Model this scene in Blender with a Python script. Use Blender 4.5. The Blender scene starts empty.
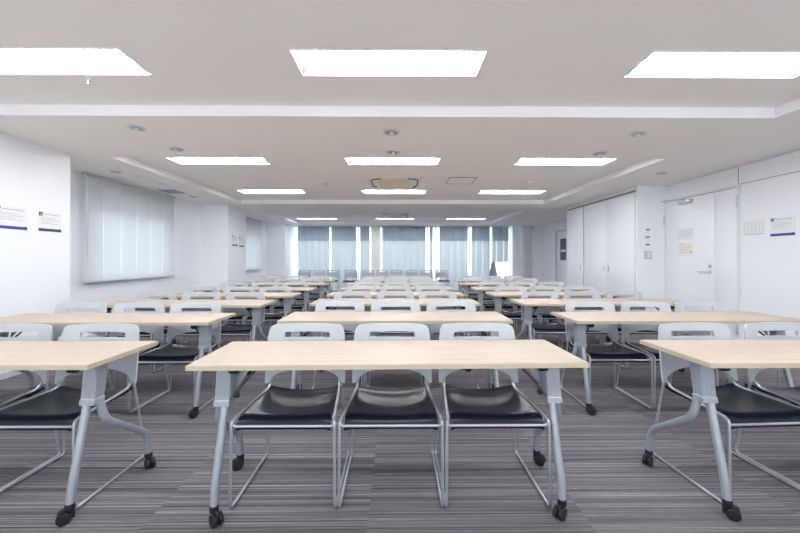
import bpy, bmesh, math, random
from mathutils import Vector, Matrix
random.seed(7)
PI = math.pi
col = bpy.context.scene.collection
EYE = 1.189

# ------------------------------------------------------------------ materials
def srgb(r, g, b):
    f = lambda c: (c/255/12.92) if c/255 <= 0.04045 else ((c/255+0.055)/1.055)**2.4
    return (f(r), f(g), f(b), 1)

def mat(name, color, rough=0.5, metal=0.0, spec=0.5, coat=0.0, bump=0.0, bscale=200.0, vary=0.0, emit=0.0):
    m = bpy.data.materials.new(name); m.use_nodes = True
    nt = m.node_tree; n = nt.nodes; l = nt.links
    b = n['Principled BSDF']
    b.inputs['Base Color'].default_value = color
    b.inputs['Roughness'].default_value = rough
    b.inputs['Metallic'].default_value = metal
    b.inputs['Specular IOR Level'].default_value = spec
    b.inputs['Coat Weight'].default_value = coat
    if emit:
        b.inputs['Emission Color'].default_value = color
        b.inputs['Emission Strength'].default_value = emit
    if bump or vary:
        tc = n.new('ShaderNodeTexCoord')
        nz = n.new('ShaderNodeTexNoise'); nz.inputs['Scale'].default_value = bscale
        l.new(tc.outputs['Object'], nz.inputs['Vector'])
        if bump:
            bp = n.new('ShaderNodeBump'); bp.inputs['Strength'].default_value = bump; bp.inputs['Distance'].default_value = 0.002
            l.new(nz.outputs['Fac'], bp.inputs['Height']); l.new(bp.outputs['Normal'], b.inputs['Normal'])
        if vary:
            mx = n.new('ShaderNodeMix'); mx.data_type = 'RGBA'
            mx.inputs[6].default_value = color
            mx.inputs[7].default_value = tuple(c*(1-vary) for c in color[:3])+(1,)
            n2 = n.new('ShaderNodeTexNoise'); n2.inputs['Scale'].default_value = 2.5
            l.new(tc.outputs['Object'], n2.inputs['Vector'])
            l.new(n2.outputs['Fac'], mx.inputs[0]); l.new(mx.outputs[2], b.inputs['Base Color'])
    return m

M = {}
M['wall'] = mat('wall_paint', (0.91, 0.93, 0.965, 1), 0.6, bump=0.06, bscale=300, vary=0.02)
M['ceil'] = mat('ceiling_paint', (0.95, 0.905, 0.86, 1), 0.8, bump=0.05, bscale=400, vary=0.02)
M['steplit'] = mat('ceiling_step_lit_tone', (0.94, 0.94, 0.95, 1), 0.5, vary=0.01)  # whiter than the ceiling: brightness of the lit step faces put into the colour
M['trimw'] = mat('white_trim', (0.80, 0.81, 0.83, 1), 0.4, vary=0.02)
M['door'] = mat('door_paint', (0.90, 0.925, 0.965, 1), 0.35, vary=0.02)
M['reflector'] = mat('lamp_reflector', (0.20, 0.205, 0.24, 1), 0.35, vary=0.01)
M['seam'] = mat('dark_seam', (0.36, 0.36, 0.38, 1), 0.7, vary=0.1)
M['plastic'] = mat('grey_plastic', (0.50, 0.53, 0.555, 1), 0.38, bump=0.08, bscale=900, vary=0.03)
M['seat'] = mat('black_vinyl', (0.006, 0.009, 0.018, 1), 0.26, spec=0.25, bump=0.10, bscale=700, vary=0.15)
M['chrome'] = mat('silver_rod', (0.47, 0.49, 0.53, 1), 0.36, metal=0.6, vary=0.05)
M['silver'] = mat('silver_paint', (0.36, 0.39, 0.43, 1), 0.38, metal=0.35, vary=0.05)
M['black'] = mat('black_rubber', (0.012, 0.013, 0.016, 1), 0.45, bump=0.1, bscale=300, vary=0.2)
M['darkmetal'] = mat('dark_metal', (0.07, 0.075, 0.085, 1), 0.4, metal=0.4, vary=0.1)
M['alu'] = mat('aluminium', (0.62, 0.64, 0.67, 1), 0.35, metal=0.7, vary=0.05)
M['accream'] = mat('aged_cream_plastic', (0.80, 0.70, 0.50, 1), 0.5, vary=0.06)
M['acwhite'] = mat('white_plastic', (0.8, 0.78, 0.74, 1), 0.45, vary=0.03)
M['paper'] = mat('paper', (0.86, 0.87, 0.88, 1), 0.7, vary=0.02)
M['paperyellow'] = mat('cream_paper', (0.90, 0.88, 0.76, 1), 0.7, vary=0.02)
M['papergrey'] = mat('grey_paper', (0.70, 0.73, 0.77, 1), 0.7, vary=0.02)
M['navy'] = mat('navy_print', (0.02, 0.07, 0.36, 1), 0.6, vary=0.1)
M['darknavy'] = mat('dark_print', (0.03, 0.035, 0.12, 1), 0.6, vary=0.1)
M['textgrey'] = mat('grey_print', (0.42, 0.42, 0.47, 1), 0.7, vary=0.1)
M['ochre'] = mat('ochre_print', (0.70, 0.55, 0.20, 1), 0.7, vary=0.1)
M['screen'] = mat('dark_display', (0.10, 0.14, 0.15, 1), 0.25, vary=0.1)
M['facade'] = mat('pale_facade', (0.85, 0.87, 0.88, 1), 0.8, vary=0.1)
M['ground'] = mat('pale_paving', (0.45, 0.46, 0.47, 1), 0.9, vary=0.1)

def lamp_mat(strength):
    m = bpy.data.materials.new('lamp_glow'); m.use_nodes = True
    nt = m.node_tree; nt.nodes.clear()
    e = nt.nodes.new('ShaderNodeEmission'); o = nt.nodes.new('ShaderNodeOutputMaterial')
    e.inputs['Color'].default_value = (0.97, 0.985, 1.0, 1); e.inputs['Strength'].default_value = strength
    nt.links.new(e.outputs[0], o.inputs[0]); return m
M['lamp'] = lamp_mat(50.0)

def wood_mat():
    m = bpy.data.materials.new('maple_laminate'); m.use_nodes = True
    nt = m.node_tree; n = nt.nodes; l = nt.links; b = n['Principled BSDF']
    tc = n.new('ShaderNodeTexCoord'); mp = n.new('ShaderNodeMapping')
    mp.inputs['Scale'].default_value = (0.8, 26, 26)
    l.new(tc.outputs['Object'], mp.inputs['Vector'])
    nz = n.new('ShaderNodeTexNoise'); nz.inputs['Scale'].default_value = 1.6; nz.inputs['Detail'].default_value = 5; nz.inputs['Roughness'].default_value = 0.6
    l.new(mp.outputs[0], nz.inputs['Vector'])
    cr = n.new('ShaderNodeValToRGB')
    e = cr.color_ramp.elements
    e[0].position = 0.30; e[0].color = (0.455, 0.365, 0.285, 1)
    e[1].position = 0.72; e[1].color = (0.525, 0.46, 0.385, 1)
    l.new(nz.outputs['Fac'], cr.inputs[0]); l.new(cr.outputs[0], b.inputs['Base Color'])
    b.inputs['Roughness'].default_value = 0.5; b.inputs['Specular IOR Level'].default_value = 0.28
    return m
M['wood'] = wood_mat()
M['edge'] = mat('edge_banding', (0.50, 0.43, 0.30, 1), 0.45, vary=0.04)

def carpet_mat():
    m = bpy.data.materials.new('striped_carpet_tile'); m.use_nodes = True
    nt = m.node_tree; n = nt.nodes; l = nt.links; b = n['Principled BSDF']
    def node(t, **k):
        x = n.new(t)
        for a, v in k.items(): setattr(x, a, v)
        return x
    g = node('ShaderNodeTexCoord')
    off = node('ShaderNodeVectorMath', operation='ADD'); off.inputs[1].default_value = (0.13, 0.21, 0)
    l.new(g.outputs['Object'], off.inputs[0])
    snap = node('ShaderNodeVectorMath', operation='SNAP'); snap.inputs[1].default_value = (1.0, 0.5, 10)
    l.new(off.outputs[0], snap.inputs[0])
    wn = node('ShaderNodeTexWhiteNoise', noise_dimensions='3D'); l.new(snap.outputs[0], wn.inputs['Vector'])
    jit = node('ShaderNodeVectorMath', operation='MULTIPLY'); jit.inputs[1].default_value = (9, 0.6, 3)
    l.new(wn.outputs['Color'], jit.inputs[0])
    add = node('ShaderNodeVectorMath', operation='ADD')
    l.new(off.outputs[0], add.inputs[0]); l.new(jit.outputs[0], add.inputs[1])
    def stripes(sx, sy, detail, rough=0.5):
        mp = node('ShaderNodeMapping'); mp.inputs['Scale'].default_value = (sx, sy, 1)
        l.new(add.outputs[0], mp.inputs['Vector'])
        z = node('ShaderNodeTexNoise'); z.inputs['Scale'].default_value = 1.0; z.inputs['Detail'].default_value = detail; z.inputs['Roughness'].default_value = rough
        l.new(mp.outputs[0], z.inputs['Vector']); return z
    fine = stripes(1.0, 330, 2)
    broad = stripes(0.6, 95, 2)
    lines = stripes(0.5, 210, 0)
    cr = node('ShaderNodeValToRGB'); e = cr.color_ramp.elements
    e[0].position = 0.36; e[0].color = (0.060, 0.056, 0.062, 1); e[1].position = 0.64; e[1].color = (0.225, 0.212, 0.225, 1)
    mixf = node('ShaderNodeMix', data_type='FLOAT'); mixf.inputs[0].default_value = 0.45
    l.new(fine.outputs['Fac'], mixf.inputs[2]); l.new(broad.outputs['Fac'], mixf.inputs[3])
    l.new(mixf.outputs[0], cr.inputs[0])
    lr = node('ShaderNodeValToRGB'); q = lr.color_ramp.elements
    q[0].position = 0.56; q[0].color = (0, 0, 0, 1); q[1].position = 0.72; q[1].color = (1, 1, 1, 1)
    l.new(lines.outputs['Fac'], lr.inputs[0])
    brk = stripes(16, 300, 1)
    mul = node('ShaderNodeMath', operation='MULTIPLY'); l.new(lr.outputs[0], mul.inputs[0]); l.new(brk.outputs['Fac'], mul.inputs[1])
    mx = node('ShaderNodeMix', data_type='RGBA'); mx.inputs[7].default_value = (0.46, 0.45, 0.475, 1)
    l.new(mul.outputs[0], mx.inputs[0]); l.new(cr.outputs[0], mx.inputs[6])
    tile = node('ShaderNodeMapRange'); tile.inputs['To Min'].default_value = 0.97; tile.inputs['To Max'].default_value = 1.03
    l.new(wn.outputs['Value'], tile.inputs['Value'])
    sc = node('ShaderNodeVectorMath', operation='SCALE'); l.new(mx.outputs[2], sc.inputs[0]); l.new(tile.outputs[0], sc.inputs['Scale'])
    l.new(sc.outputs[0], b.inputs['Base Color'])
    b.inputs['Roughness'].default_value = 0.95; b.inputs['Specular IOR Level'].default_value = 0.15
    bp = node('ShaderNodeBump'); bp.inputs['Strength'].default_value = 0.5; bp.inputs['Distance'].default_value = 0.004
    l.new(fine.outputs['Fac'], bp.inputs['Height']); l.new(bp.outputs[0], b.inputs['Normal'])
    return m
M['carpet'] = carpet_mat()

def fabric(name, color, trans, clear, stripe=0.0):
    m = bpy.data.materials.new(name); m.use_nodes = True
    nt = m.node_tree; n = nt.nodes; l = nt.links; n.clear()
    o = n.new('ShaderNodeOutputMaterial')
    d = n.new('ShaderNodeBsdfDiffuse'); d.inputs[0].default_value = color
    t = n.new('ShaderNodeBsdfTranslucent'); t.inputs[0].default_value = color
    c = n.new('ShaderNodeBsdfTransparent')
    a = n.new('ShaderNodeMixShader'); a.inputs[0].default_value = trans
    l.new(d.outputs[0], a.inputs[1]); l.new(t.outputs[0], a.inputs[2])
    b = n.new('ShaderNodeMixShader'); b.inputs[0].default_value = clear
    l.new(a.outputs[0], b.inputs[1]); l.new(c.outputs[0], b.inputs[2])
    l.new(b.outputs[0], o.inputs[0])
    tc = n.new('ShaderNodeTexCoord'); nz = n.new('ShaderNodeTexNoise'); nz.inputs['Scale'].default_value = 120
    l.new(tc.outputs['Object'], nz.inputs['Vector'])
    bp = n.new('ShaderNodeBump'); bp.inputs['Strength'].default_value = 0.1
    l.new(nz.outputs['Fac'], bp.inputs['Height']); l.new(bp.outputs[0], d.inputs['Normal'])
    return m
M['sheer'] = fabric('sheer_blind_cloth', (0.74, 0.755, 0.77, 1), 0.29, 0.06)
M['vane'] = fabric('vertical_blind_cloth', (0.70, 0.75, 0.79, 1), 0.10, 0.01)
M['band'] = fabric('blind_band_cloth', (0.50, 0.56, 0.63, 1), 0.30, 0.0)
M['cream'] = fabric('cream_cloth', (0.84, 0.83, 0.79, 1), 0.35, 0.0)

def glass_mat():
    m = bpy.data.materials.new('window_glass'); m.use_nodes = True
    nt = m.node_tree; n = nt.nodes; l = nt.links; n.clear()
    o = n.new('ShaderNodeOutputMaterial'); g = n.new('ShaderNodeBsdfGlossy'); g.inputs['Roughness'].default_value = 0.02
    t = n.new('ShaderNodeBsdfTransparent'); t.inputs[0].default_value = (0.92, 0.96, 0.97, 1)
    a = n.new('ShaderNodeMixShader'); a.inputs[0].default_value = 0.06
    l.new(t.outputs[0], a.inputs[1]); l.new(g.outputs[0], a.inputs[2]); l.new(a.outputs[0], o.inputs[0]); return m
M['glass'] = glass_mat()

# ------------------------------------------------------------------ mesh building
class MB:
    def __init__(s): s.v = []; s.f = []
    def add(s, vs, fs):
        k = len(s.v); s.v += [tuple(v) for v in vs]; s.f += [tuple(i+k for i in f) for f in fs]; return s
    def box(s, x0, x1, y0, y1, z0, z1):
        vs = [(x0,y0,z0),(x1,y0,z0),(x1,y1,z0),(x0,y1,z0),(x0,y0,z1),(x1,y0,z1),(x1,y1,z1),(x0,y1,z1)]
        return s.add(vs, [(0,3,2,1),(4,5,6,7),(0,1,5,4),(1,2,6,5),(2,3,7,6),(3,0,4,7)])
    def rbox(s, x0, x1, y0, y1, z0, z1, r=0.004, seg=2):
        bm = bmesh.new(); bmesh.ops.create_cube(bm, size=1)
        for v in bm.verts:
            v.co = Vector(((x0+x1)/2+v.co.x*(x1-x0), (y0+y1)/2+v.co.y*(y1-y0), (z0+z1)/2+v.co.z*(z1-z0)))
        bmesh.ops.bevel(bm, geom=bm.edges[:], offset=r, segments=seg, profile=0.5, affect='EDGES')
        bm.verts.ensure_lookup_table()
        s.add([v.co[:] for v in bm.verts], [[v.index for v in f.verts] for f in bm.faces]); bm.free(); return s
    def tube(s, pts, r, n=8, fillet=0.0, fseg=4, cap=True):
        P = [Vector(p) for p in pts]
        if fillet:
            Q = [P[0]]
            for i in range(1, len(P)-1):
                a, b, c = P[i-1], P[i], P[i+1]
                d1 = (a-b); d2 = (c-b); f = min(fillet, d1.length*0.45, d2.length*0.45)
                p1 = b+d1.normalized()*f; p2 = b+d2.normalized()*f
                for k in range(fseg+1):
                    t = k/fseg; Q.append(p1*(1-t)**2 + b*2*t*(1-t) + p2*t*t)
            Q.append(P[-1]); P = Q
        rr = r if isinstance(r, (list, tuple)) else [r]*len(P)
        T = [((P[min(i+1, len(P)-1)]-P[max(i-1, 0)]).normalized()) for i in range(len(P))]
        up = Vector((0,0,1)) if abs(T[0].z) < 0.9 else Vector((1,0,0))
        N = (up - T[0]*up.dot(T[0])).normalized()
        vs = []; fs = []
        for i, p in enumerate(P):
            N = (N - T[i]*N.dot(T[i])).normalized(); B = T[i].cross(N)
            for k in range(n):
                a = 2*PI*k/n; vs.append(p + N*math.cos(a)*rr[i] + B*math.sin(a)*rr[i])
        for i in range(len(P)-1):
            for k in range(n):
                a = i*n+k; b = i*n+(k+1) % n; fs.append((a, b, b+n, a+n))
        if cap:
            fs.append(tuple(range(n-1, -1, -1))); fs.append(tuple((len(P)-1)*n+k for k in range(n)))
        return s.add(vs, fs)
    def lathe(s, prof, c=(0,0,0), axis='z', n=20):
        vs = []; fs = []
        for (r, h) in prof:
            for k in range(n):
                a = 2*PI*k/n; x, y = r*math.cos(a), r*math.sin(a)
                p = (x, y, h) if axis == 'z' else ((h, x, y) if axis == 'x' else (y, h, x))
                vs.append((p[0]+c[0], p[1]+c[1], p[2]+c[2]))
        for i in range(len(prof)-1):
            for k in range(n):
                a = i*n+k; b = i*n+(k+1) % n; fs.append((a, b, b+n, a+n))
        fs.append(tuple(range(n-1, -1, -1))); fs.append(tuple((len(prof)-1)*n+k for k in range(n)))
        return s.add(vs, fs)
    def shell(s, vs, quads, off):
        """closed sheet: vs, quads and the same surface moved by off(v)"""
        n = len(vs); v2 = [tuple(Vector(v)+Vector(off(v))) for v in vs]
        fs = [tuple(q) for q in quads] + [tuple(i+n for i in reversed(q)) for q in quads]
        cnt = {}
        for q in quads:
            for i in range(len(q)):
                e = (q[i], q[(i+1) % len(q)]); cnt[e] = 1
        for (a, b) in cnt:
            if (b, a) not in cnt: fs.append((b, a, a+n, b+n))
        return s.add(list(vs)+v2, fs)
    def grid(s, fn, nu, nv, off=None, skip=None):
        vs = [fn(i/nu, j/nv) for j in range(nv+1) for i in range(nu+1)]
        q = [(j*(nu+1)+i, j*(nu+1)+i+1, (j+1)*(nu+1)+i+1, (j+1)*(nu+1)+i) for j in range(nv) for i in range(nu) if not (skip and skip(i, j))]
        return s.shell(vs, q, off) if off else s.add(vs, q)
    def build(s, name, m, parent=None, loc=None, smooth=True, ang=32):
        me = bpy.data.meshes.new(name); me.from_pydata(s.v, [], s.f)
        bm = bmesh.new(); bm.from_mesh(me)
        bmesh.ops.recalc_face_normals(bm, faces=bm.faces[:])
        loose = [v for v in bm.verts if not v.link_faces]
        if loose: bmesh.ops.delete(bm, geom=loose, context='VERTS')
        for f in bm.faces: f.smooth = smooth
        for e in bm.edges:
            e.smooth = not (len(e.link_faces) == 2 and e.calc_face_angle(0) > math.radians(ang))
        bm.to_mesh(me); bm.free()
        me.materials.append(M[m]); o = bpy.data.objects.new(name, me); col.objects.link(o)
        if parent: o.parent = parent
        if loc: o.location = loc
        return o

def tag(o, label=None, cat=None, group=None, kind=None):
    if label: o['label'] = label
    if cat: o['category'] = cat
    if group: o['group'] = group
    if kind: o['kind'] = kind
    return o
def thing(name, label, cat, loc=(0,0,0), rotz=0, group=None):
    o = bpy.data.objects.new(name, None); col.objects.link(o); o.location = loc; o.rotation_euler = (0,0,rotz)
    o.empty_display_size = 0.1
    return tag(o, label, cat, group)
def struct(o, label=None): return tag(o, label, None, None, 'structure')
KIDS = {}
def kids(o):
    if o.name not in KIDS: KIDS[o.name] = list(o.children)
    return KIDS[o.name]
def dup(root, loc, rotz=0, label=None, group=None):
    r = root.copy(); col.objects.link(r); r.location = loc; r.rotation_euler = (0,0,rotz)
    if label: r['label'] = label
    if group: r['group'] = group
    for ch in kids(root):
        c = ch.copy(); col.objects.link(c); c.parent = r
        for g in kids(ch):
            d = g.copy(); col.objects.link(d); d.parent = c
    return r

# ------------------------------------------------------------------ room shell
HC, HS = EYE+1.34, EYE+1.248          # recessed ceiling, lower soffit
TOP = HC+0.16
XL, XR = -3.5, 3.35
MB().box(-4.75, 5.6, -1.75, 14.1, -0.1, 0.0).build('floor', 'carpet', smooth=False)
struct(bpy.data.objects['floor'])

LIGHTS = []
for y0 in (-0.1, 2.34, 4.84, 7.12, 11.95):
    for cx in (-2.41, -0.05, 2.30):
        if cx < -1: cx -= {7.12: 0.06, 11.95: 0.22}.get(y0, 0)
        LIGHTS.append((cx-0.635, cx+0.635, y0, y0+0.33))
def holed(mb, x0, x1, y0, y1, z, holes):
    hs = [h for h in holes if h[0] < x1 and h[1] > x0 and h[2] < y1 and h[3] > y0]
    xs = sorted({x0, x1, *[c for h in hs for c in (h[0], h[1])]}); ys = sorted({y0, y1, *[c for h in hs for c in (h[2], h[3])]})
    for i in range(len(xs)-1):
        for j in range(len(ys)-1):
            mx, my = (xs[i]+xs[i+1])/2, (ys[j]+ys[j+1])/2
            if any(h[0] < mx < h[1] and h[2] < my < h[3] for h in hs): continue
            mb.add([(xs[i],ys[j],z),(xs[i],ys[j+1],z),(xs[i+1],ys[j+1],z),(xs[i+1],ys[j],z)], [(0,1,2,3)])
c = MB()
REC = [(-1.6, 3.2), (4.5, 8.27), (9.5, 12.85)]
for a, b in REC: holed(c, XL, XR, a, b, HC, LIGHTS)
holed(c, -4.7, 5.5, -1.7, 14.0, HS, [(XL, XR, a, b) for a, b in REC])
struct(c.build('ceiling', 'ceil', smooth=False))
c = MB()
for a, b in REC:
    for x in (XL, XR): c.add([(x,a,HS),(x,b,HS),(x,b,HC),(x,a,HC)], [(0,1,2,3)])
    for y in (a, b): c.add([(XL,y,HS),(XR,y,HS),(XR,y,HC),(XL,y,HC)], [(0,1,2,3)])
struct(c.build('trim_3', 'steplit', smooth=False))  # step faces split from the ceiling to carry the lighter, lit-looking tone

def wall_with_holes_x(mb, x0, x1, y0, y1, z0, z1, holes):
    """wall slab running along Y between x0 and x1, holes = (ya, yb, za, zb)"""
    ys = sorted({y0, y1, *[v for h in holes for v in h[:2]]}); zs = sorted({z0, z1, *[v for h in holes for v in h[2:]]})
    for i in range(len(ys)-1):
        for j in range(len(zs)-1):
            my, mz = (ys[i]+ys[i+1])/2, (zs[j]+zs[j+1])/2
            if any(h[0] < my < h[1] and h[2] < mz < h[3] for h in holes): continue
            mb.box(x0, x1, ys[i], ys[i+1], zs[j], zs[j+1])
w = MB()
w.box(-4.7, -3.9, -1.6, 4.4, 0, HS-0.001)
wall_with_holes_x(w, -4.7, -4.55, 4.4, 14.0, 0, HS-0.001, [(5.45, 7.3, 0.86, 1.98), (10.1, 12.1, 0.86, 1.98)])
w.box(-4.55, -3.9, 8.5, 9.5, 0, HS-0.001)
w.box(-4.55, -3.9, 12.85, 14.0, 0, HS-0.001)
struct(w.build('wall_left', 'wall', smooth=False))
w = MB()
w.box(4.60, 5.5, -1.6, 4.865, 0, HS-0.001)
w.box(4.60, 5.5, 6.20, 6.25, 0, HS-0.001)
w.box(4.60, 5.5, 4.865, 6.20, 2.165, HS-0.001)
w.box(4.75, 5.5, 4.865, 6.20, 0, 2.165)
w.box(4.12, 4.60, 6.20, 6.25, 0, HS-0.001)
w.box(4.12, 5.5, 8.76, 8.80, 0, HS-0.001)
w.box(5.40, 5.5, 6.25, 11.40, 0, HS-0.001)
w.box(5.40, 5.5, 12.25, 14.0, 0, HS-0.001)
w.box(5.40, 5.5, 11.40, 12.25, 2.09, HS-0.001)
w.box(4.12, 5.5, 6.25, 8.76, 2.385, HS-0.001)
struct(w.build('wall_right', 'wall', smooth=False))
w = MB()
w.box(-3.9, -3.88, 13.85, 14.0, 0, HS-0.001)
w.box(4.33, 4.75, 13.55, 14.0, 0, HS-0.001)
w.box(4.75, 5.4, 13.85, 14.0, 0, HS-0.001)
w.box(5.12, 5.4, 13.60, 13.85, 0, HS-0.001)
struct(w.build('wall_back', 'wall', smooth=False))
w = MB().box(-3.9, 4.6, -1.72, -1.6, 0, 0.95).box(-3.9, 4.6, -1.72, -1.6, 2.38, HS-0.001).box(-3.9, -3.7, -1.72, -1.6, 0.95, 2.38).box(4.4, 4.6, -1.72, -1.6, 0.95, 2.38)  # opening shaped to let fill light in, high sill keeps it off under-table parts
struct(w.build('wall_front', 'wall', smooth=False))
w = MB()  # unseen window row behind the camera, added to brighten the ceiling steps
for k in range(7): w.box(-3.7+k*8.05/6, -3.65+k*8.05/6, -1.69, -1.63, 0.95, 2.38)
w.box(-3.7, 4.4, -1.69, -1.63, 0.95, 1.0).box(-3.7, 4.4, -1.69, -1.63, 2.33, 2.38)
struct(w.build('window_4', 'alu', smooth=False))
# skirting
struct(MB().box(-3.9, -3.888, -1.6, 4.4, 0, 0.06).box(-4.55, -4.538, 4.4, 8.5, 0, 0.06).box(-4.55, -4.538, 9.5, 12.85, 0, 0.06).build('baseboard_left', 'papergrey', smooth=False))
struct(MB().box(4.588, 4.60, -1.6, 4.86, 0, 0.06).box(5.388, 5.40, 8.8, 11.36, 0, 0.06).build('baseboard_right', 'papergrey', smooth=False))
# wall panel joints on the right wall
struct(MB().box(4.597, 4.601, -1.6, 4.86, 2.188, 2.196).box(4.597, 4.601, 4.860, 4.868, 0.0, HS-0.002)
       .box(4.597, 4.601, 4.868, 6.2, 2.188, 2.194).build('trim_1', 'seam', smooth=False))
struct(MB().box(4.55, 4.60, -1.6, 6.2, HS-0.012, HS-0.001).build('trim_2', 'trimw', smooth=False))

# windows on the left
def side_window(n, ya, yb):
    x0, x1 = -4.68, -4.60
    f = MB(); t = 0.05
    f.box(x0, x1, ya, yb, 0.86, 0.86+t).box(x0, x1, ya, yb, 1.98-t, 1.98)
    k = 3
    for i in range(k):
        y = ya + (yb-ya-t)*i/(k-1); f.box(x0, x1, y, y+t, 0.86+t, 1.98-t)
    fr = struct(f.build('window_%d' % n, 'alu', smooth=False))
    MB().box(x0+0.035, x0+0.041, ya+t, yb-t, 0.86+t, 1.98-t).build('pane', 'glass', fr, smooth=False)
    MB().box(-4.60, -4.50, ya-0.02, yb+0.02, 0.835, 0.858).build('sill', 'trimw', fr, smooth=False)
side_window(1, 5.45, 7.3); side_window(2, 10.1, 12.1)

def shade(ya, yb, label):
    t = thing('window_shade', label, 'blind', (-4.46, (ya+yb)/2, 0), 0, 'shades over the left wall windows')
    h = (yb-ya)/2; zt, zb = HS-0.035, 0.835
    n = 6
    for i in range(n):
        a = -h + 2*h*i/n + 0.003; b = -h + 2*h*(i+1)/n - 0.003
        MB().grid(lambda u, v, a=a, b=b: (0.004*math.sin(PI*u), a+(b-a)*u, zb+0.03+(zt-zb-0.03)*v), 6, 12).build('shade_panel', 'sheer', t)
    MB().rbox(-0.03, 0.03, -h, h, zt, HS-0.002, 0.004).build('headrail', 'alu', t)
    MB().rbox(-0.010, 0.012, -h, h, zb, zb+0.032, 0.004).build('bottom_rail', 'alu', t)
    MB().tube([(0.035, -h+0.02, zt), (0.035, -h+0.02, 1.2)], 0.003, 6).build('pull_cord', 'alu', t)
shade(5.25, 7.36, 'large sheer grey panel shade drawn down over the nearer left wall window')
shade(9.95, 12.12, 'narrow-looking grey panel shade beyond the far left pillar')

# back glazing
f = MB()
xs_m = [-3.895, -2.47, -1.44, -0.95, -0.57, 1.18, 1.50, 2.75, 3.55, 4.335]
for x in xs_m: f.box(x-0.02, x+0.02, 13.90, 13.96, 0, HS-0.001)
f.box(-3.88, 4.33, 13.90, 13.96, 0, 0.08).box(-3.88, 4.33, 13.90, 13.96, HS-0.05, HS-0.001)
wf = struct(f.build('window_3', 'trimw', smooth=False))
MB().box(-3.88, 4.33, 13.925, 13.932, 0.08, HS-0.05).build('pane', 'glass', wf, smooth=False)

K = 13.72/365.0
def vertical_blind(pa, pb, label, zb=0.06, plain=False):
    xa, xb = (pa-396.5)*K, (pb-396.5)*K; cx = (xa+xb)/2; h = (xb-xa)/2
    t = thing('vertical_blind', label, 'blind', (cx, 13.72, 0), 0, 'vertical blinds along the back window wall')
    n = max(2, round(2*h/0.085)); wv = 2*h/n
    zt = HS-0.03
    def strip(z0, z1, yo, m, name):
        mb = MB()
        for i in range(n):
            x0 = -h+i*wv; tw = 0.010 if i % 3 else -0.006
            mb.grid(lambda u, v: (x0+(wv*1.04)*u, yo+tw*(u-0.5)*4+0.006*math.sin(PI*u), z0+(z1-z0)*v), 4, 2)
        return mb.build(name, m, t)
    if plain:
        MB().grid(lambda u, v: (-h+2*h*u, 0, zb+(zt-zb)*v), 4, 4, off=lambda v: (0, 0.004, 0)).build('cloth', 'cream', t)
    else:
        strip(zb, zt, 0.0, 'vane', 'vanes')
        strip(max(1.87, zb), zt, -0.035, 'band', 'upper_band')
    MB().rbox(-h, h, -0.05, 0.02, zt, HS-0.002, 0.004).build('headrail', 'trimw', t)
vertical_blind(298.0, 329.6, 'leftmost vertical blind on the back window wall')
vertical_blind(331.9, 356.2, 'vertical blind second from the left on the back window wall')
vertical_blind(360.0, 369.6, 'narrow vertical blind just right of the wide bright gap on the back wall')
vertical_blind(371.9, 380.4, 'plain cream strip of cloth without darker top on the back window wall', plain=True)
vertical_blind(382.3, 425.6, 'widest vertical blind at the middle of the back window wall')
vertical_blind(429.6, 432.8, 'very narrow vertical blind left of the brightest gap on the back wall')
vertical_blind(439.4, 467.6, 'vertical blind just right of the brightest gap on the back wall')
vertical_blind(471.6, 489.8, 'vertical blind left of the half-raised one near the right end of back wall')
vertical_blind(492.2, 508.6, 'short vertical blind at the right end of the back wall, its lower third open', zb=1.07)

# exterior: pale ground and neighbouring facade seen through the openings
struct(MB().box(-30, 30, 14.3, 40, -0.4, -0.3).box(-30, -4.9, -10, 14.3, -0.4, -0.3).build('ground', 'ground', smooth=False))
f = MB()
for k in range(12): f.box(-12.2, -12.0, 2, 40, -0.3+k*0.42, -0.3+k*0.42+0.22)
f.box(-13.0, -12.2, 2, 40, -0.3, 4.9)
tag(f.build('neighbouring_building', 'facade', smooth=False), 'pale banded building seen through the left windows', 'building')

# ------------------------------------------------------------------ ceiling fixtures
def make_light(name='ceiling_light'):
    t = thing(name, '', 'light'); W, D = 0.635, 0.165; H = 0.085; iw, idp = 0.60, 0.085
    mb = MB()
    o = [(-W,-D,0),(W,-D,0),(W,D,0),(-W,D,0)]; i_ = [(-iw,-idp,H),(iw,-idp,H),(iw,idp,H),(-iw,idp,H)]
    mb.add(o+i_, [(0,1,5,4),(1,2,6,5),(2,3,7,6),(3,0,4,7),(4,5,6,7)])
    mb.build('reflector', 'reflector', t, smooth=False)
    r = MB(); e = 0.008
    r.box(-W-e, W+e, -D-e, -D+0.004, -0.004, 0.004).box(-W-e, W+e, D-0.004, D+e, -0.004, 0.004)
    r.box(-W-e, -W+0.004, -D, D, -0.004, 0.004).box(W-0.004, W+e, -D, D, -0.004, 0.004)
    r.build('rim', 'trimw', t, smooth=False)
    for yy in (-0.048, 0.048):
        MB().tube([(-0.5895, yy, 0.040), (0.5895, yy, 0.040)], 0.0165, 8).build('lamp_tube', 'lamp', t)
    for sx in (-1, 1):
        MB().box(sx*0.593-0.003, sx*0.593+0.003, -0.075, 0.075, 0.055, H-0.003).build('lamp_holder', 'trimw', t, smooth=False)
    return t
lt = make_light()
rown = {0: 'behind the camera', 1: 'of the nearest row', 2: 'of the second row', 3: 'of the third row', 4: 'of the farthest row by the windows'}
first = True
for i, (x0, x1, y0, y1) in enumerate(LIGHTS):
    pos = ['left', 'middle', 'right'][i % 3]
    lb = '%s recessed fluorescent ceiling light %s' % (pos, rown[i//3])
    loc = ((x0+x1)/2, (y0+y1)/2, HC)
    if i == 0: lt.location = loc; lt['label'] = lb; lt['group'] = 'recessed ceiling lights'
    else: dup(lt, loc, 0, lb, 'recessed ceiling lights')

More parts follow.
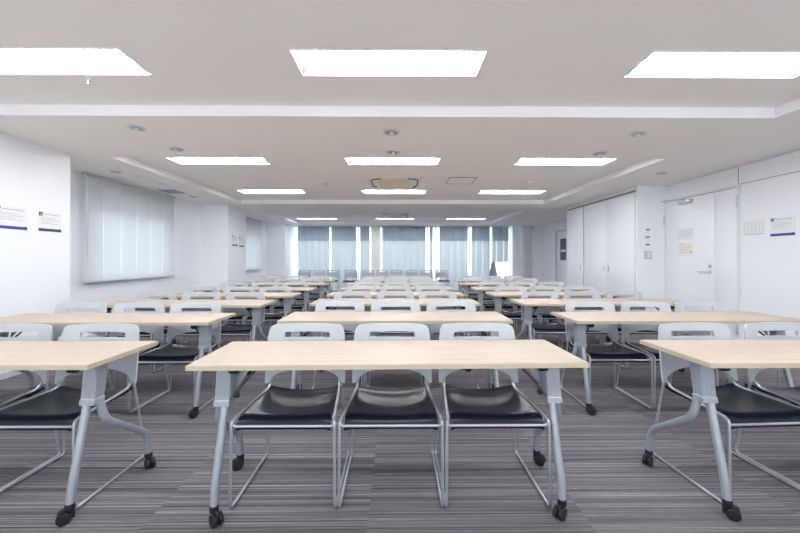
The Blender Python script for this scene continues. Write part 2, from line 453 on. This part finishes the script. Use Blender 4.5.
def make_downlight():
    t = thing('downlight', '', 'light')
    MB().lathe([(0.055,0.0),(0.075,0.0),(0.078,-0.004),(0.074,-0.008),(0.058,-0.008)], n=28).build('trim_ring', 'alu', t)
    MB().lathe([(0.0005,-0.0105),(0.02,-0.010),(0.05,-0.0095),(0.0545,-0.0085)], n=24).build('baffle', 'silver', t)
    MB().lathe([(0.0005,-0.026),(0.014,-0.024),(0.022,-0.016),(0.023,-0.0106)], n=16).build('bulb', 'acwhite', t)
    return t
dl = None
for (px, py, h, lb) in [(391.5,132,HS,'centre downlight nearer the camera, first of two in a line'), (393,152,HS,'centre downlight just before the middle light of second row'),
                     (138.7,128.6,HS,'left downlight nearer the camera beside the ceiling step'), (178,150,HS,'left downlight just before the left light of second row'),
                     (118,172.5,HS,'dim downlight above the near left window shade'), (194,197,HS,'small far downlight beside the left ceiling step'),
                     (639.5,133,HS,'right downlight nearer the camera beside the ceiling step'), (601,153,HS,'right downlight just before the right light of second row'),
                     (663,172.5,HS,'right downlight above the door closer')]:
    d = (h-EYE)*365/(259-py); x = (px-396.5)*d/365
    if dl is None:
        dl = make_downlight(); dl.location = (x, d, h); dl['label'] = lb; dl['group'] = 'round downlights in the soffit'
    else: dup(dl, (x, d, h), 0, lb, 'round downlights in the soffit')

def air_con(loc, m, label):
    t = thing('air_conditioner', label, 'air conditioner', loc, 0, 'ceiling cassette air conditioners')
    MB().rbox(-0.46, 0.46, -0.46, 0.46, -0.03, -0.001, 0.012).build('panel', 'acwhite', t)
    g = MB().rbox(-0.27, 0.27, -0.30, 0.30, -0.045, -0.0302, 0.006)
    gr = g.build('grille', m, t)
    s = MB()
    for k in range(12): s.box(-0.24, 0.24, -0.26+k*0.045, -0.25+k*0.045, -0.049, -0.0452)
    s.build('grille_slat', m, gr, smooth=False)
    for sx, sy in ((1,0),(-1,0),(0,1),(0,-1)):
        l = MB()
        if sx:
            l.tube([(sx*0.33, 0.30, -0.033), (sx*0.39, 0.22, -0.033), (sx*0.39, -0.25, -0.033), (sx*0.35, -0.36, -0.033), (sx*0.22, -0.39, -0.033)], 0.012, 6, fillet=0.05)
        else:
            l.rbox(-0.20, 0.20, sy*0.38-0.03, sy*0.38+0.03, -0.038, -0.0305, 0.003)
        l.build('air_slot' if sx else 'air_flap', 'darkmetal' if sx else m, t)
air_con((-0.03, 6.33, HC), 'accream', 'cream cassette air conditioner between second and third light rows')
air_con((-0.05, 11.15, HC), 'acwhite', 'far white cassette air conditioner near the back windows')

def hatch(x0, x1, y0, y1, z, label, m='seam'):
    t = thing('ceiling_hatch', label, 'hatch', ((x0+x1)/2, (y0+y1)/2, z)); w_, d_ = (x1-x0)/2, (y1-y0)/2
    MB().box(-w_+0.01, w_-0.01, -d_+0.01, d_-0.01, -0.006, -0.001).build('panel', 'ceil', t, smooth=False)
    r = MB().box(-w_, w_, -d_, -d_+0.008, -0.007, -0.001).box(-w_, w_, d_-0.008, d_, -0.007, -0.001).box(-w_, -w_+0.008, -d_+0.008, d_-0.008, -0.007, -0.001).box(w_-0.008, w_, -d_+0.008, d_-0.008, -0.007, -0.001)
    r.build('frame', m, t, smooth=False)
hatch(0.87, 1.33, 5.97, 6.48, HC, 'square access hatch in the recess right of the cream air conditioner', 'darkmetal')
hatch(-4.32, -3.86, 5.60, 6.30, HS, 'access hatch in the soffit above the near left window', 'papergrey')
t = thing('ceiling_vent', 'grey slatted vent in the soffit above the near left window', 'vent', (-4.13, 6.75, HS))
MB().box(-0.17, 0.17, -0.2, 0.2, -0.008, -0.001).build('frame', 'papergrey', t, smooth=False)
s = MB()
for k in range(8): s.box(-0.15, 0.15, -0.18+k*0.047, -0.155+k*0.047, -0.014, -0.0082)
s.build('slat', 'textgrey', t, smooth=False)
for (px, py, lb) in [(531,181.6,'round smoke detector right of the ceiling hatch'), (326,183.7,'round smoke detector left of the cream air conditioner')]:
    d = 1.34*365/(259-py)
    tag(MB().lathe([(0.05,0),(0.05,-0.012),(0.042,-0.03),(0.02,-0.036),(0.0005,-0.037)], n=20).build('smoke_detector', 'acwhite', None, ((px-396.5)*d/365, d, HC)), lb, 'smoke detector', 'smoke detectors')
t = thing('sprinkler', 'small sprinkler head hanging in front of the nearest left ceiling light', 'sprinkler', (-2.29, 2.735, HC))
MB().lathe([(0.022,0),(0.024,-0.003),(0.008,-0.008),(0.006,-0.024),(0.0005,-0.026)], n=14).build('body', 'acwhite', t)
MB().lathe([(0.0005,-0.040),(0.014,-0.040),(0.014,-0.038),(0.004,-0.037),(0.003,-0.0261)], n=14).build('deflector', 'alu', t)

# ------------------------------------------------------------------ doors on the right
d = struct(MB().box(4.585, 4.68, 4.835, 4.869, 0, 2.163).box(4.585, 4.68, 6.190, 6.225, 0, 2.163)
           .box(4.585, 4.68, 4.835, 6.225, 2.163, 2.195).build('door_1', 'trimw', smooth=False))
d.location = (0, 0, 0)
MB().rbox(4.598, 4.638, 5.235, 6.188, 0.01, 2.158, 0.003).build('door_leaf', 'door', d)
MB().rbox(4.598, 4.638, 4.871, 5.230, 0.01, 2.158, 0.003).build('door_leaf', 'door', d)
MB().box(4.593, 4.5975, 5.30, 6.16, 0.02, 0.27).build('kick_plate', 'alu', d, smooth=False)
MB().lathe([(0.026,0),(0.026,-0.010),(0.016,-0.014),(0.014,-0.05),(0.0005,-0.052)], (4.5975,5.305,1.00), 'x', 18).tube([(4.555,5.305,1.00),(4.553,5.40,1.00),(4.557,5.47,0.998)], 0.010, 8).build('lever_handle', 'alu', d)
MB().lathe([(0.026,0),(0.026,-0.012),(0.018,-0.020),(0.0005,-0.022)], (4.5975,5.305,1.085), 'x', 18).build('door_lock', 'alu', d)
for (y, z) in ((6.205, 1.83), (6.205, 0.25), (4.862, 1.97), (4.862, 0.25)):
    MB().lathe([(0.011,-0.075),(0.012,-0.073),(0.012,0.073),(0.011,0.075)], (4.576, y, z), 'z', 10).build('hinge', 'alu', d)
cl = MB().rbox(4.545, 4.597, 5.62, 5.86, 2.07, 2.125, 0.006)
cl.tube([(4.575, 5.74, 2.135), (4.40, 6.02, 2.140), (4.575, 6.10, 2.17)], 0.009, 8)
cl.lathe([(0.018,0),(0.018,0.03)], (4.575,5.74,2.110), 'z', 12)
tag(cl.build('door_closer', 'alu', d), 'metal door closer with folded arm')

# far door
d2 = struct(MB().box(5.37, 5.40, 11.36, 11.40, 0, 2.09).box(5.37, 5.40, 12.25, 12.29, 0, 2.09).box(5.37, 5.40, 11.36, 12.29, 2.09, 2.12).build('door_2', 'alu', smooth=False))
l = MB().box(5.42, 5.455, 11.405, 11.60, 0.01, 2.085).box(5.42, 5.455, 12.05, 12.245, 0.01, 2.085).box(5.42, 5.455, 11.60, 12.05, 0.01, 1.15).box(5.42, 5.455, 11.60, 12.05, 1.85, 2.085)
l.build('door_leaf', 'door', d2, smooth=False)
MB().box(5.435, 5.44, 11.60, 12.05, 1.15, 1.85).build('door_window', 'screen', d2, smooth=False)
MB().box(5.424, 5.434, 11.66, 11.99, 1.42, 1.50).build('window_label', 'paper', d2, smooth=False)
MB().lathe([(0.022,0),(0.012,-0.012),(0.012,-0.04),(0.030,-0.05),(0.030,-0.07),(0.012,-0.08)], (5.42,12.17,1.0), 'x', 14).build('door_knob', 'alu', d2)

# storage closet
t = thing('storage_closet', 'floor to ceiling white closet with tall plain doors right of the back area', 'closet', (4.12, 7.5, 0))
def P(y): return y-7.5
MB().box(0.03, 1.26, P(6.27), P(8.74), 0.0, 0.05).box(0.6, 1.26, P(6.27), P(8.74), 0.05, 2.36).build('body', 'door', t, smooth=False)
for (a, b) in ((6.275, 7.125), (7.131, 7.985), (8.005, 8.735)):
    dd = MB().rbox(-0.002, 0.028, P(a), P(b), 0.055, 2.345, 0.003).build('door', 'door', t)
for y, z in ((7.04, 1.0), (7.21, 1.0), (8.10, 1.0)):
    MB().rbox(-0.016, -0.0025, P(y)-0.014, P(y)+0.014, z-0.055, z+0.055, 0.004).build('handle', 'alu', t)
MB().box(-0.008, 0.03, P(6.262), P(8.75), 2.350, 2.372).build('track', 'seam', t, smooth=False)
MB().box(-0.006, 0.028, P(7.989), P(8.001), 0.05, 2.348).build('divider', 'seam', t, smooth=False)

# switches and thermostat on the wall end facing the tables
for k, (z, lb) in enumerate([(1.690, 'topmost of three small dark wall controls'), (1.563, 'middle one of three small dark wall controls'), (1.435, 'lowest of three small dark wall controls')]):
    t = thing('wall_switch', lb + ' beside the double door', 'switch', (4.29, 6.20, z), 0, 'small wall controls beside the door')
    MB().rbox(-0.045, 0.045, -0.010, -0.001, -0.022, 0.022, 0.003).build('plate', 'paper', t)
    MB().rbox(-0.032, 0.032, -0.014, -0.0102, -0.012, 0.012, 0.002).build('display', 'screen', t)
t = thing('thermostat', 'grey framed control panel below the three small wall controls', 'thermostat', (4.30, 6.20, 1.26))
MB().rbox(-0.058, 0.058, -0.014, -0.001, -0.065, 0.065, 0.004).build('frame', 'textgrey', t)
MB().rbox(-0.045, 0.045, -0.017, -0.0142, -0.050, 0.050, 0.002).build('plate', 'paper', t)
MB().box(-0.030, -0.018, -0.019, -0.0172, -0.035, 0.035).box(0.008, 0.022, -0.019, -0.0172, -0.03, 0.03).build('switch_key', 'textgrey', t, smooth=False)
t.location.z = 1.257

# ------------------------------------------------------------------ notices: local x along the sheet, z up, face toward -y
def notice(loc, rotz, w_, h_, label, ink='navy', scale=1.0, group='printed company notices'):
    t = thing('notice', label, 'notice', loc, rotz, group)
    MB().box(-w_/2, w_/2, -0.0025, -0.0008, -h_/2, h_/2).build('sheet', 'paper', t, smooth=False)
    g = MB(); lx, lz, s = -w_/2+0.012, h_/2-0.052, 0.040     # logo: tall bar, upper arm and lower arm (K-like mark)
    y0, y1 = -0.0036, -0.0027
    g.box(lx, lx+0.016, y0, y1, lz, lz+s)
    g.box(lx+0.018, lx+s+0.004, y0, y1, lz+s*0.62, lz+s)
    g.add([(lx+0.018,y0,lz+s*0.55),(lx+0.026,y0,lz+s*0.55),(lx+s+0.004,y0,lz),(lx+s*0.62,y0,lz)], [(0,1,2,3)])
    g.add([(lx+0.018,y1,lz+s*0.55),(lx+0.026,y1,lz+s*0.55),(lx+s+0.004,y1,lz),(lx+s*0.62,y1,lz)], [(3,2,1,0)])
    g.build('logo', ink, t, smooth=False)
    tx = MB()
    tx.box(lx+0.056, w_/2-0.035, y0, y1, lz+0.018, lz+0.024)
    for k, (a, b) in enumerate([(0.0,0.75),(0.0,0.9),(0.0,0.55),(0.0,0.92)]):
        z = lz-0.022-k*0.020
        x0 = lx+0.02; x1 = x0+(w_-0.06)*b; x = x0
        rr = random.Random(k+3)
        while x < x1:
            ww = rr.uniform(0.010, 0.03); tx.box(x, min(x+ww, x1), y0, y1, z, z+0.004); x += ww+0.005
    tx.build('text_line', 'textgrey', t, smooth=False)
    b = MB().box(-w_/2+0.006, w_/2-0.006, y0, y1, -h_/2+0.006, -h_/2+0.036)
    b.add([(w_/2-0.040,y0,-h_/2+0.032),(w_/2-0.012,y0,-h_/2+0.032),(w_/2-0.022,y0,-h_/2+0.044)], [(0,1,2)])
    b.build('colour_bar', ink, t, smooth=False)
    return t
LW = -3.9; RW = 4.6
notice((LW, 3.735, 1.604), PI/2, 0.32, 0.235, 'blue-barred notice on the left wall, the one nearer the camera')
notice((LW, 4.145, 1.604), PI/2, 0.28, 0.225, 'dark-barred notice on the left wall beside the wall corner', 'darknavy')
notice((RW, 4.305, 1.578), -PI/2, 0.29, 0.235, 'blue-barred notice on the right wall near the frame edge')
notice((LW, 8.84, 1.63), PI/2, 0.30, 0.26, 'tiny distant notice on the far left pillar, the nearer one', 'darknavy')
notice((LW, 9.22, 1.62), PI/2, 0.28, 0.26, 'tiny distant notice on the far left pillar, the farther one', 'darknavy')
def sheet(loc, rotz, w_, h_, m, label, grid_=False, ink='textgrey'):
    t = thing('paper_sheet', label, 'notice', loc, rotz, 'paper sheets on the right wall and door')
    MB().box(-w_/2, w_/2, -0.0025, -0.0008, -h_/2, h_/2).build('sheet', m, t, smooth=False)
    g = MB(); y0, y1 = -0.0034, -0.0027
    if grid_:
        for k in range(6): g.box(-w_/2+0.02+k*(w_-0.04)/5-0.001, -w_/2+0.02+k*(w_-0.04)/5+0.001, y0, y1, -h_/2+0.03, h_/2-0.02)
        g.box(-w_/2, w_/2, y0, y1, -h_/2, -h_/2+0.007)
    else:
        for k in range(6):
            z = h_/2-0.03-k*(h_-0.05)/6; x = -w_/2+0.02; rr = random.Random(k+int(loc[2]*100))
            while x < w_/2-0.04:
                ww = rr.uniform(0.012, 0.035); g.box(x, x+ww, y0, y1, z, z+0.005); x += ww+0.006
    g.build('text_line', ink, t, smooth=False)
    return t
sheet((RW, 4.655, 1.600), -PI/2, 0.28, 0.19, 'paper', 'grey ruled sheet on right wall left of the blue-barred notice', True)
sheet((4.598, 5.765, 1.583), -PI/2, 0.32, 0.19, 'paper', 'white printed sheet, the upper of two on the double door')
s = sheet((4.598, 5.765, 1.345), -PI/2, 0.30, 0.20, 'paperyellow', 'yellowish printed sheet, the lower of two on the double door')
MB().box(0.10, 0.125, -0.0040, -0.0027, -0.065, -0.03).build('stamp', 'textgrey', s, smooth=False)
MB().box(-0.14, -0.03, -0.0040, -0.0027, 0.085, 0.093).build('heading', 'ochre', s, smooth=False)

# ------------------------------------------------------------------ folding chair with sled base
def make_chair():
    t = thing('stacking_chair', '', 'chair')
    # seat
    def seat(u, v):
        k = 2*u-1
        hw = 0.223 - 0.011*v
        y = -0.250 + 0.43*v
        z = 0.440 + 0.006*k*k*v - 0.022*v*(1-k*k) - 0.006*v - 0.008*math.sin(PI*v)*(1-k*k)
        if v < 0.16: q = 1-v/0.16; z -= 0.046*q*q; y += 0.014*q*q
        if v > 0.88: q = (v-0.88)/0.12; z += 0.010*q*q
        e = max(0, abs(k)-0.90)/0.10; z -= 0.007*e*e
        return (hw*k, y, z)
    MB().grid(seat, 18, 20, off=lambda v: (0, 0.0, -0.014)).build('seat', 'seat', t, ang=50)
    # backrest
    zl = [0.0, 0.12, 0.30, 0.55, 0.80, 1.0]      # lower fraction from the arch edge up to the slot
    us = [-1, -0.985, -0.96, -0.92, -0.87, -0.78, -0.68, -0.60, -0.5, -0.35, -0.18, 0, 0.18, 0.35, 0.5, 0.60, 0.68, 0.78, 0.87, 0.92, 0.96, 0.985, 1]
    rows = [('l', f_) for f_ in zl] + [('s', 0.751), ('t', 0.55), ('t', 1.0)]
    zslot = 0.718
    vs = []
    for kind, q in rows:
        for u in us:
            a = abs(u)
            zb = 0.462 + 0.078*math.sqrt(max(0, 1-(min(a, 0.90)/0.90)**2)) if a < 0.90 else 0.462
            zt = 0.798 - (0.028*(1-math.sqrt(max(0, 1-((a-0.87)/0.13)**2))) if a > 0.87 else 0) - 0.004*a*a
            if kind == 'l': z = zb+(zslot-zb)*q
            elif kind == 's': z = q
            else: z = 0.751+(zt-0.751)*q
            hw = 0.234 - 0.012*max(0, (z-0.46)/0.35)**2 - (0.008*max(0, (z-0.72)/0.08) if z > 0.72 else 0)
            x = hw*u
            y = 0.168 + 0.14*(z-0.46) + 0.030*(1-u*u)
            vs.append((x, y, z))
    n = len(us)
    i0, i1 = us.index(-0.60), us.index(0.60)
    q = [(j*n+i, j*n+i+1, (j+1)*n+i+1, (j+1)*n+i) for j in range(len(rows)-1) for i in range(n-1) if not (j == len(zl)-1 and i0 <= i < i1)]
    MB().shell(vs, q, lambda v: (0, 0.013, 0)).build('backrest', 'plastic', t, ang=40)
    for s in (-1, 1):
        p = [(s*0.196, 0.218, 0.62), (s*0.200, 0.192, 0.475), (s*0.205, 0.150, 0.440), (s*0.235, -0.215, 0.426), (s*0.243, -0.243, 0.415), (s*0.246, -0.250, 0.010),
             (s*0.246, 0.250, 0.010), (s*0.208, 0.196, 0.455), (s*0.200, 0.222, 0.60)]
        lg = MB().tube(p, 0.0072, 8, fillet=0.030, fseg=4).build('leg_frame', 'chrome', t)
        for y in (-0.19, 0.19):
            MB().rbox(s*0.246-0.006, s*0.246+0.006, y-0.022, y+0.022, 0.0, 0.014, 0.003).build('foot_pad', 'black', lg)
    MB().tube([(-0.240, -0.237, 0.405), (-0.228, -0.235, 0.395), (0.228, -0.235, 0.395), (0.240, -0.237, 0.405)], 0.0065, 8).build('crossbar', 'chrome', t)
    return t
chair0 = make_chair()

# ------------------------------------------------------------------ folding table on casters; origin on the floor under its middle
TD = 0.24
def make_table():
    t = thing('folding_table', '', 'table')
    top = MB().rbox(-0.897, 0.897, -TD+0.003, TD-0.003, 0.6945, 0.7200, 0.003).build('tabletop', 'wood', t)
    eb = MB()
    for (x0, x1, y0, y1) in ((-0.900, 0.900, -TD, -TD+0.0035), (-0.900, 0.900, TD-0.0035, TD), (-0.900, -0.8965, -TD+0.0035, TD-0.0035), (0.8965, 0.900, -TD+0.0035, TD-0.0035)):
        eb.box(x0, x1, y0, y1, 0.6965, 0.7180)
    eb.build('edge_band', 'edge', top, smooth=False)
    MB().rbox(-0.80, 0.80, 0.02, 0.06, 0.662, 0.692, 0.004).build('cross_beam', 'silver', t)
    for s in (-1, 1):
        X = s*0.795
        # bracket: tapering channel with ribs, leaning forward towards its foot
        def ring(z, yc, wx, dy, dx=0): return [(X+dx-wx, yc-dy, z), (X+dx+wx, yc-dy, z), (X+dx+wx, yc+dy, z), (X+dx-wx, yc+dy, z)]
        b = MB(); R_ = ring(0.692, -0.060, 0.033, 0.034) + ring(0.520, -0.088, 0.033, 0.029, s*0.003) + ring(0.515, -0.089, 0.036, 0.032, s*0.003) + ring(0.492, -0.092, 0.036, 0.032, s*0.003)
        b.add(R_, [(3,2,1,0), (12,13,14,15)] + [(k*4+i, k*4+(i+1) % 4, (k+1)*4+(i+1) % 4, (k+1)*4+i) for k in range(3) for i in range(4)])
        br = b.build('bracket', 'silver', t, smooth=False)
        rb = MB()
        for k in range(-2, 3):
            rb.tube([(X+k*0.013, -0.0945, 0.688), (X+k*0.012+s*0.003, -0.1165, 0.526)], 0.0025, 6)
        for k in range(-2, 3):
            for sx in (-1, 1):
                rb.tube([(X+sx*0.0335, -0.060+k*0.013, 0.688), (X+s*0.003+sx*0.0335, -0.088+k*0.011, 0.526)], 0.0025, 6)
        rb.build('rib', 'silver', br)
        fx = X + s*0.004
        f1 = MB().tube([(fx-s*0.012, -0.104, 0.500), (fx-s*0.009, -0.150, 0.32), (fx-s*0.006, -0.193, 0.16), (fx-s*0.007, -0.205, 0.070)], 0.0185, 14, fillet=0.06, fseg=4).build('leg', 'silver', t)
        f2 = MB().tube([(fx+s*0.022, -0.075, 0.500), (fx+s*0.040, -0.066, 0.400), (fx+s*0.052, 0.215, 0.205), (fx+s*0.052, 0.232, 0.068)], 0.0185, 14, fillet=0.055, fseg=5).build('leg', 'silver', t)
        for lg, cx, cy, tr in ((f1, fx-s*0.007, -0.205, -s*0.9), (f2, fx+s*0.052, 0.232, s*0.9)):
            m = MB().lathe([(0.0205, 0.058), (0.0205, 0.082), (0.019, 0.084)], (cx, cy, 0), 'z', 14)
            wx, wy = cx-0.0, cy-0.022
            m2 = MB()
            for o in (-1, 1):
                m2.lathe([(0.020, -0.010), (0.027, -0.008), (0.0285, 0), (0.027, 0.008), (0.020, 0.010)], (o*0.0135, -0.020, 0.0285), 'x', 20)
            m2.rbox(-0.0035, 0.0035, -0.040, 0.018, 0.015, 0.062, 0.003)
            arc = [(0, -0.020+0.031*math.cos(a), 0.0285+0.031*math.sin(a)) for a in [math.radians(q) for q in range(-10, 150, 20)]]
            m2.tube(arc, 0.008, 8)
            m2.lathe([(0.010, 0.040), (0.012, 0.062)], (0, 0, 0), 'z', 10)
            ca, sa = math.cos(tr), math.sin(tr)
            m.add([(cx+v[0]*ca-v[1]*sa, cy+v[0]*sa+v[1]*ca, v[2]) for v in m2.v], m2.f)
            m.build('caster', 'black', lg)
        # folding brace and latch
        MB().tube([(X-s*0.030, -0.06, 0.515), (X-s*0.055, -0.03, 0.560), (X-s*0.165, 0.03, 0.688)], 0.007, 8).lathe([(0.014, -0.012), (0.014, 0.012)], (X-s*0.040, -0.055, 0.522), 'x', 12).build('brace', 'darkmetal', t)
        g = MB()
        g.add([(X-s*0.034, -0.01, 0.690), (X-s*0.135, -0.01, 0.690), (X-s*0.034, -0.04, 0.560), (X-s*0.034, 0.0, 0.690), (X-s*0.135, 0.0, 0.690), (X-s*0.034, -0.03, 0.560)],
              [(0,1,2), (5,4,3), (0,3,4,1), (1,4,5,2), (2,5,3,0)])
        g.build('gusset', 'silver', t, smooth=False)
        MB().lathe([(0.018, -0.020), (0.020, -0.016), (0.020, 0.016), (0.018, 0.020)], (X-s*0.058, -0.125, 0.668), 'x', 14).rbox(X-s*0.058-0.006, X-s*0.058+0.006, -0.13, -0.05, 0.675, 0.692, 0.002).build('latch', 'black', t)
    return t
table0 = make_table()

ORD = ['nearest', 'second', 'third', 'fourth', 'fifth', 'sixth', 'farthest']
FR = {'left': [1.632, 2.72, 3.72, 4.63, 5.63, 6.80, 7.90],
      'middle': [1.628, 2.78, 3.83, 4.76, 5.72, 6.72, 7.80],
      'right': [1.632, 2.75, 3.80, 4.74, 5.65, 6.80, 7.87]}
TX = {'left': [-2.271, -2.30, -2.28, -2.23, -2.22, -2.22, -2.28],
      'middle': [-0.032, -0.008, -0.014, -0.008, 0.0, -0.01, 0.01],
      'right': [2.316, 2.27, 2.23, 2.17, 2.14, 2.12, 2.20]}
CO = {'left': [-0.52, -0.005, 0.51], 'middle': [-0.505, 0.006, 0.515], 'right': [-0.515, 0.005, 0.52]}
used_t = used_c = False
for cname in ('left', 'middle', 'right'):
    for r in range(7):
        fz, tx = FR[cname][r], TX[cname][r]
        y = fz+TD
        if r == 0: lb = 'maple-topped folding table on casters, nearest the camera in the %s column' % cname
        elif r == 6: lb = 'maple-topped folding table at the far end of the %s column' % cname
        else: lb = 'maple-topped folding table, %s from the front in the %s column' % (ORD[r], cname)
        rz = (0.018 if cname == 'middle' else 0.0) if r == 0 else random.uniform(-0.008, 0.008)
        if not used_t:
            table0.location = (tx, y, 0); table0['label'] = lb; table0['group'] = 'folding tables in three columns'; used_t = True
        else: dup(table0, (tx, y, 0), rz, lb, 'folding tables in three columns')
        for k, co in enumerate(CO[cname]):
            if r == 0 and ((cname == 'left' and k == 0) or (cname == 'right' and k == 2)): continue
            cx = tx + (co if r == 0 else (k-1)*0.511 + random.uniform(-0.0012, 0.0012)); cy = fz+0.345+(0 if r == 0 else random.uniform(-0.01, 0.015))
            if r > 0 and cname != 'middle': cy -= 0.0
            rz = random.uniform(-0.002, 0.002)
            if r == 0 and cname == 'right': rz = 0.05; cx += 0.012
            if r == 0 and cname == 'middle': rz = [0.0, 0.0, 0.0][k]
            w3 = ['left', 'middle', 'right'][k]
            tn = {0: 'nearest', 6: 'farthest'}.get(r, ORD[r])
            lb = '%s grey-backed chair with black seat behind the %s table of the %s column' % (w3, tn, cname)
            gp = 'chairs tucked behind the tables'
            if not used_c:
                chair0.location = (cx, cy, 0); chair0.rotation_euler.z = rz; chair0['label'] = lb; chair0['group'] = gp; used_c = True
            else: dup(chair0, (cx, cy, 0), rz, lb, gp)
names = ['first', 'second', 'third', 'fourth', 'fifth', 'sixth', 'seventh', 'eighth', 'ninth', 'tenth']
for i, px in enumerate([303.7, 317.8, 331.7, 350.3, 367.6, 381.8, 396.0, 412.2, 426.2, 442.4]):
    yy = 13.0 if i not in (3, 4, 8) else 12.85
    x = (px-396.5)*yy/365
    if i: x = max(x, lastx+0.508)
    lastx = x
    dup(chair0, (x, yy, 0), 0, '%s from left in the row of empty chairs against the back blinds' % names[i], 'chairs lined up along the back windows')

# folding floor sign before the half-open blind
t = thing('floor_sign', 'grey folding floor sign standing before the open lower part of the last blind', 'floor sign', (3.52, 13.25, 0))
for sy in (-1, 1):
    MB().grid(lambda u, v: ((u-0.5)*(0.34-0.17*v-0.05*v*v), sy*(0.16-0.13*v), 0.02+1.04*v), 4, 6, off=lambda v: (0, sy*0.012, 0)).build('panel', 'silver', t)
    MB().rbox(-0.16, -0.12, sy*0.165-0.012, sy*0.165+0.012, 0.0, 0.03, 0.003).build('foot', 'black', t)
    MB().rbox(0.12, 0.16, sy*0.165-0.012, sy*0.165+0.012, 0.0, 0.03, 0.003).build('foot', 'black', t)
MB().tube([(-0.065, 0, 1.055), (0.065, 0, 1.055)], 0.022, 10).build('hinge', 'silver', t)

# ------------------------------------------------------------------ world, camera
wd = bpy.data.worlds.new('World'); bpy.context.scene.world = wd; wd.use_nodes = True
bg = wd.node_tree.nodes['Background']; bg.inputs[0].default_value = (0.86, 0.93, 1.0, 1); bg.inputs[1].default_value = 2.5

cam = bpy.data.cameras.new('camera'); co = bpy.data.objects.new('camera', cam); col.objects.link(co)
cam.sensor_width = 36; cam.lens = 365/800*36; cam.shift_y = -7.5/800; cam.clip_start = 0.05
co.location = (0, 0, EYE); co.rotation_euler = (PI/2, 0, -math.atan(3.5/365))
sc = bpy.context.scene; sc.camera = co
sc.view_settings.view_transform = 'Standard'; sc.view_settings.look = 'None'; sc.view_settings.gamma = 1
sc.view_settings.use_curve_mapping = False; sc.view_settings.exposure = 0.60
sc.cycles.max_bounces = 10; sc.cycles.diffuse_bounces = 6; sc.cycles.use_denoising = True
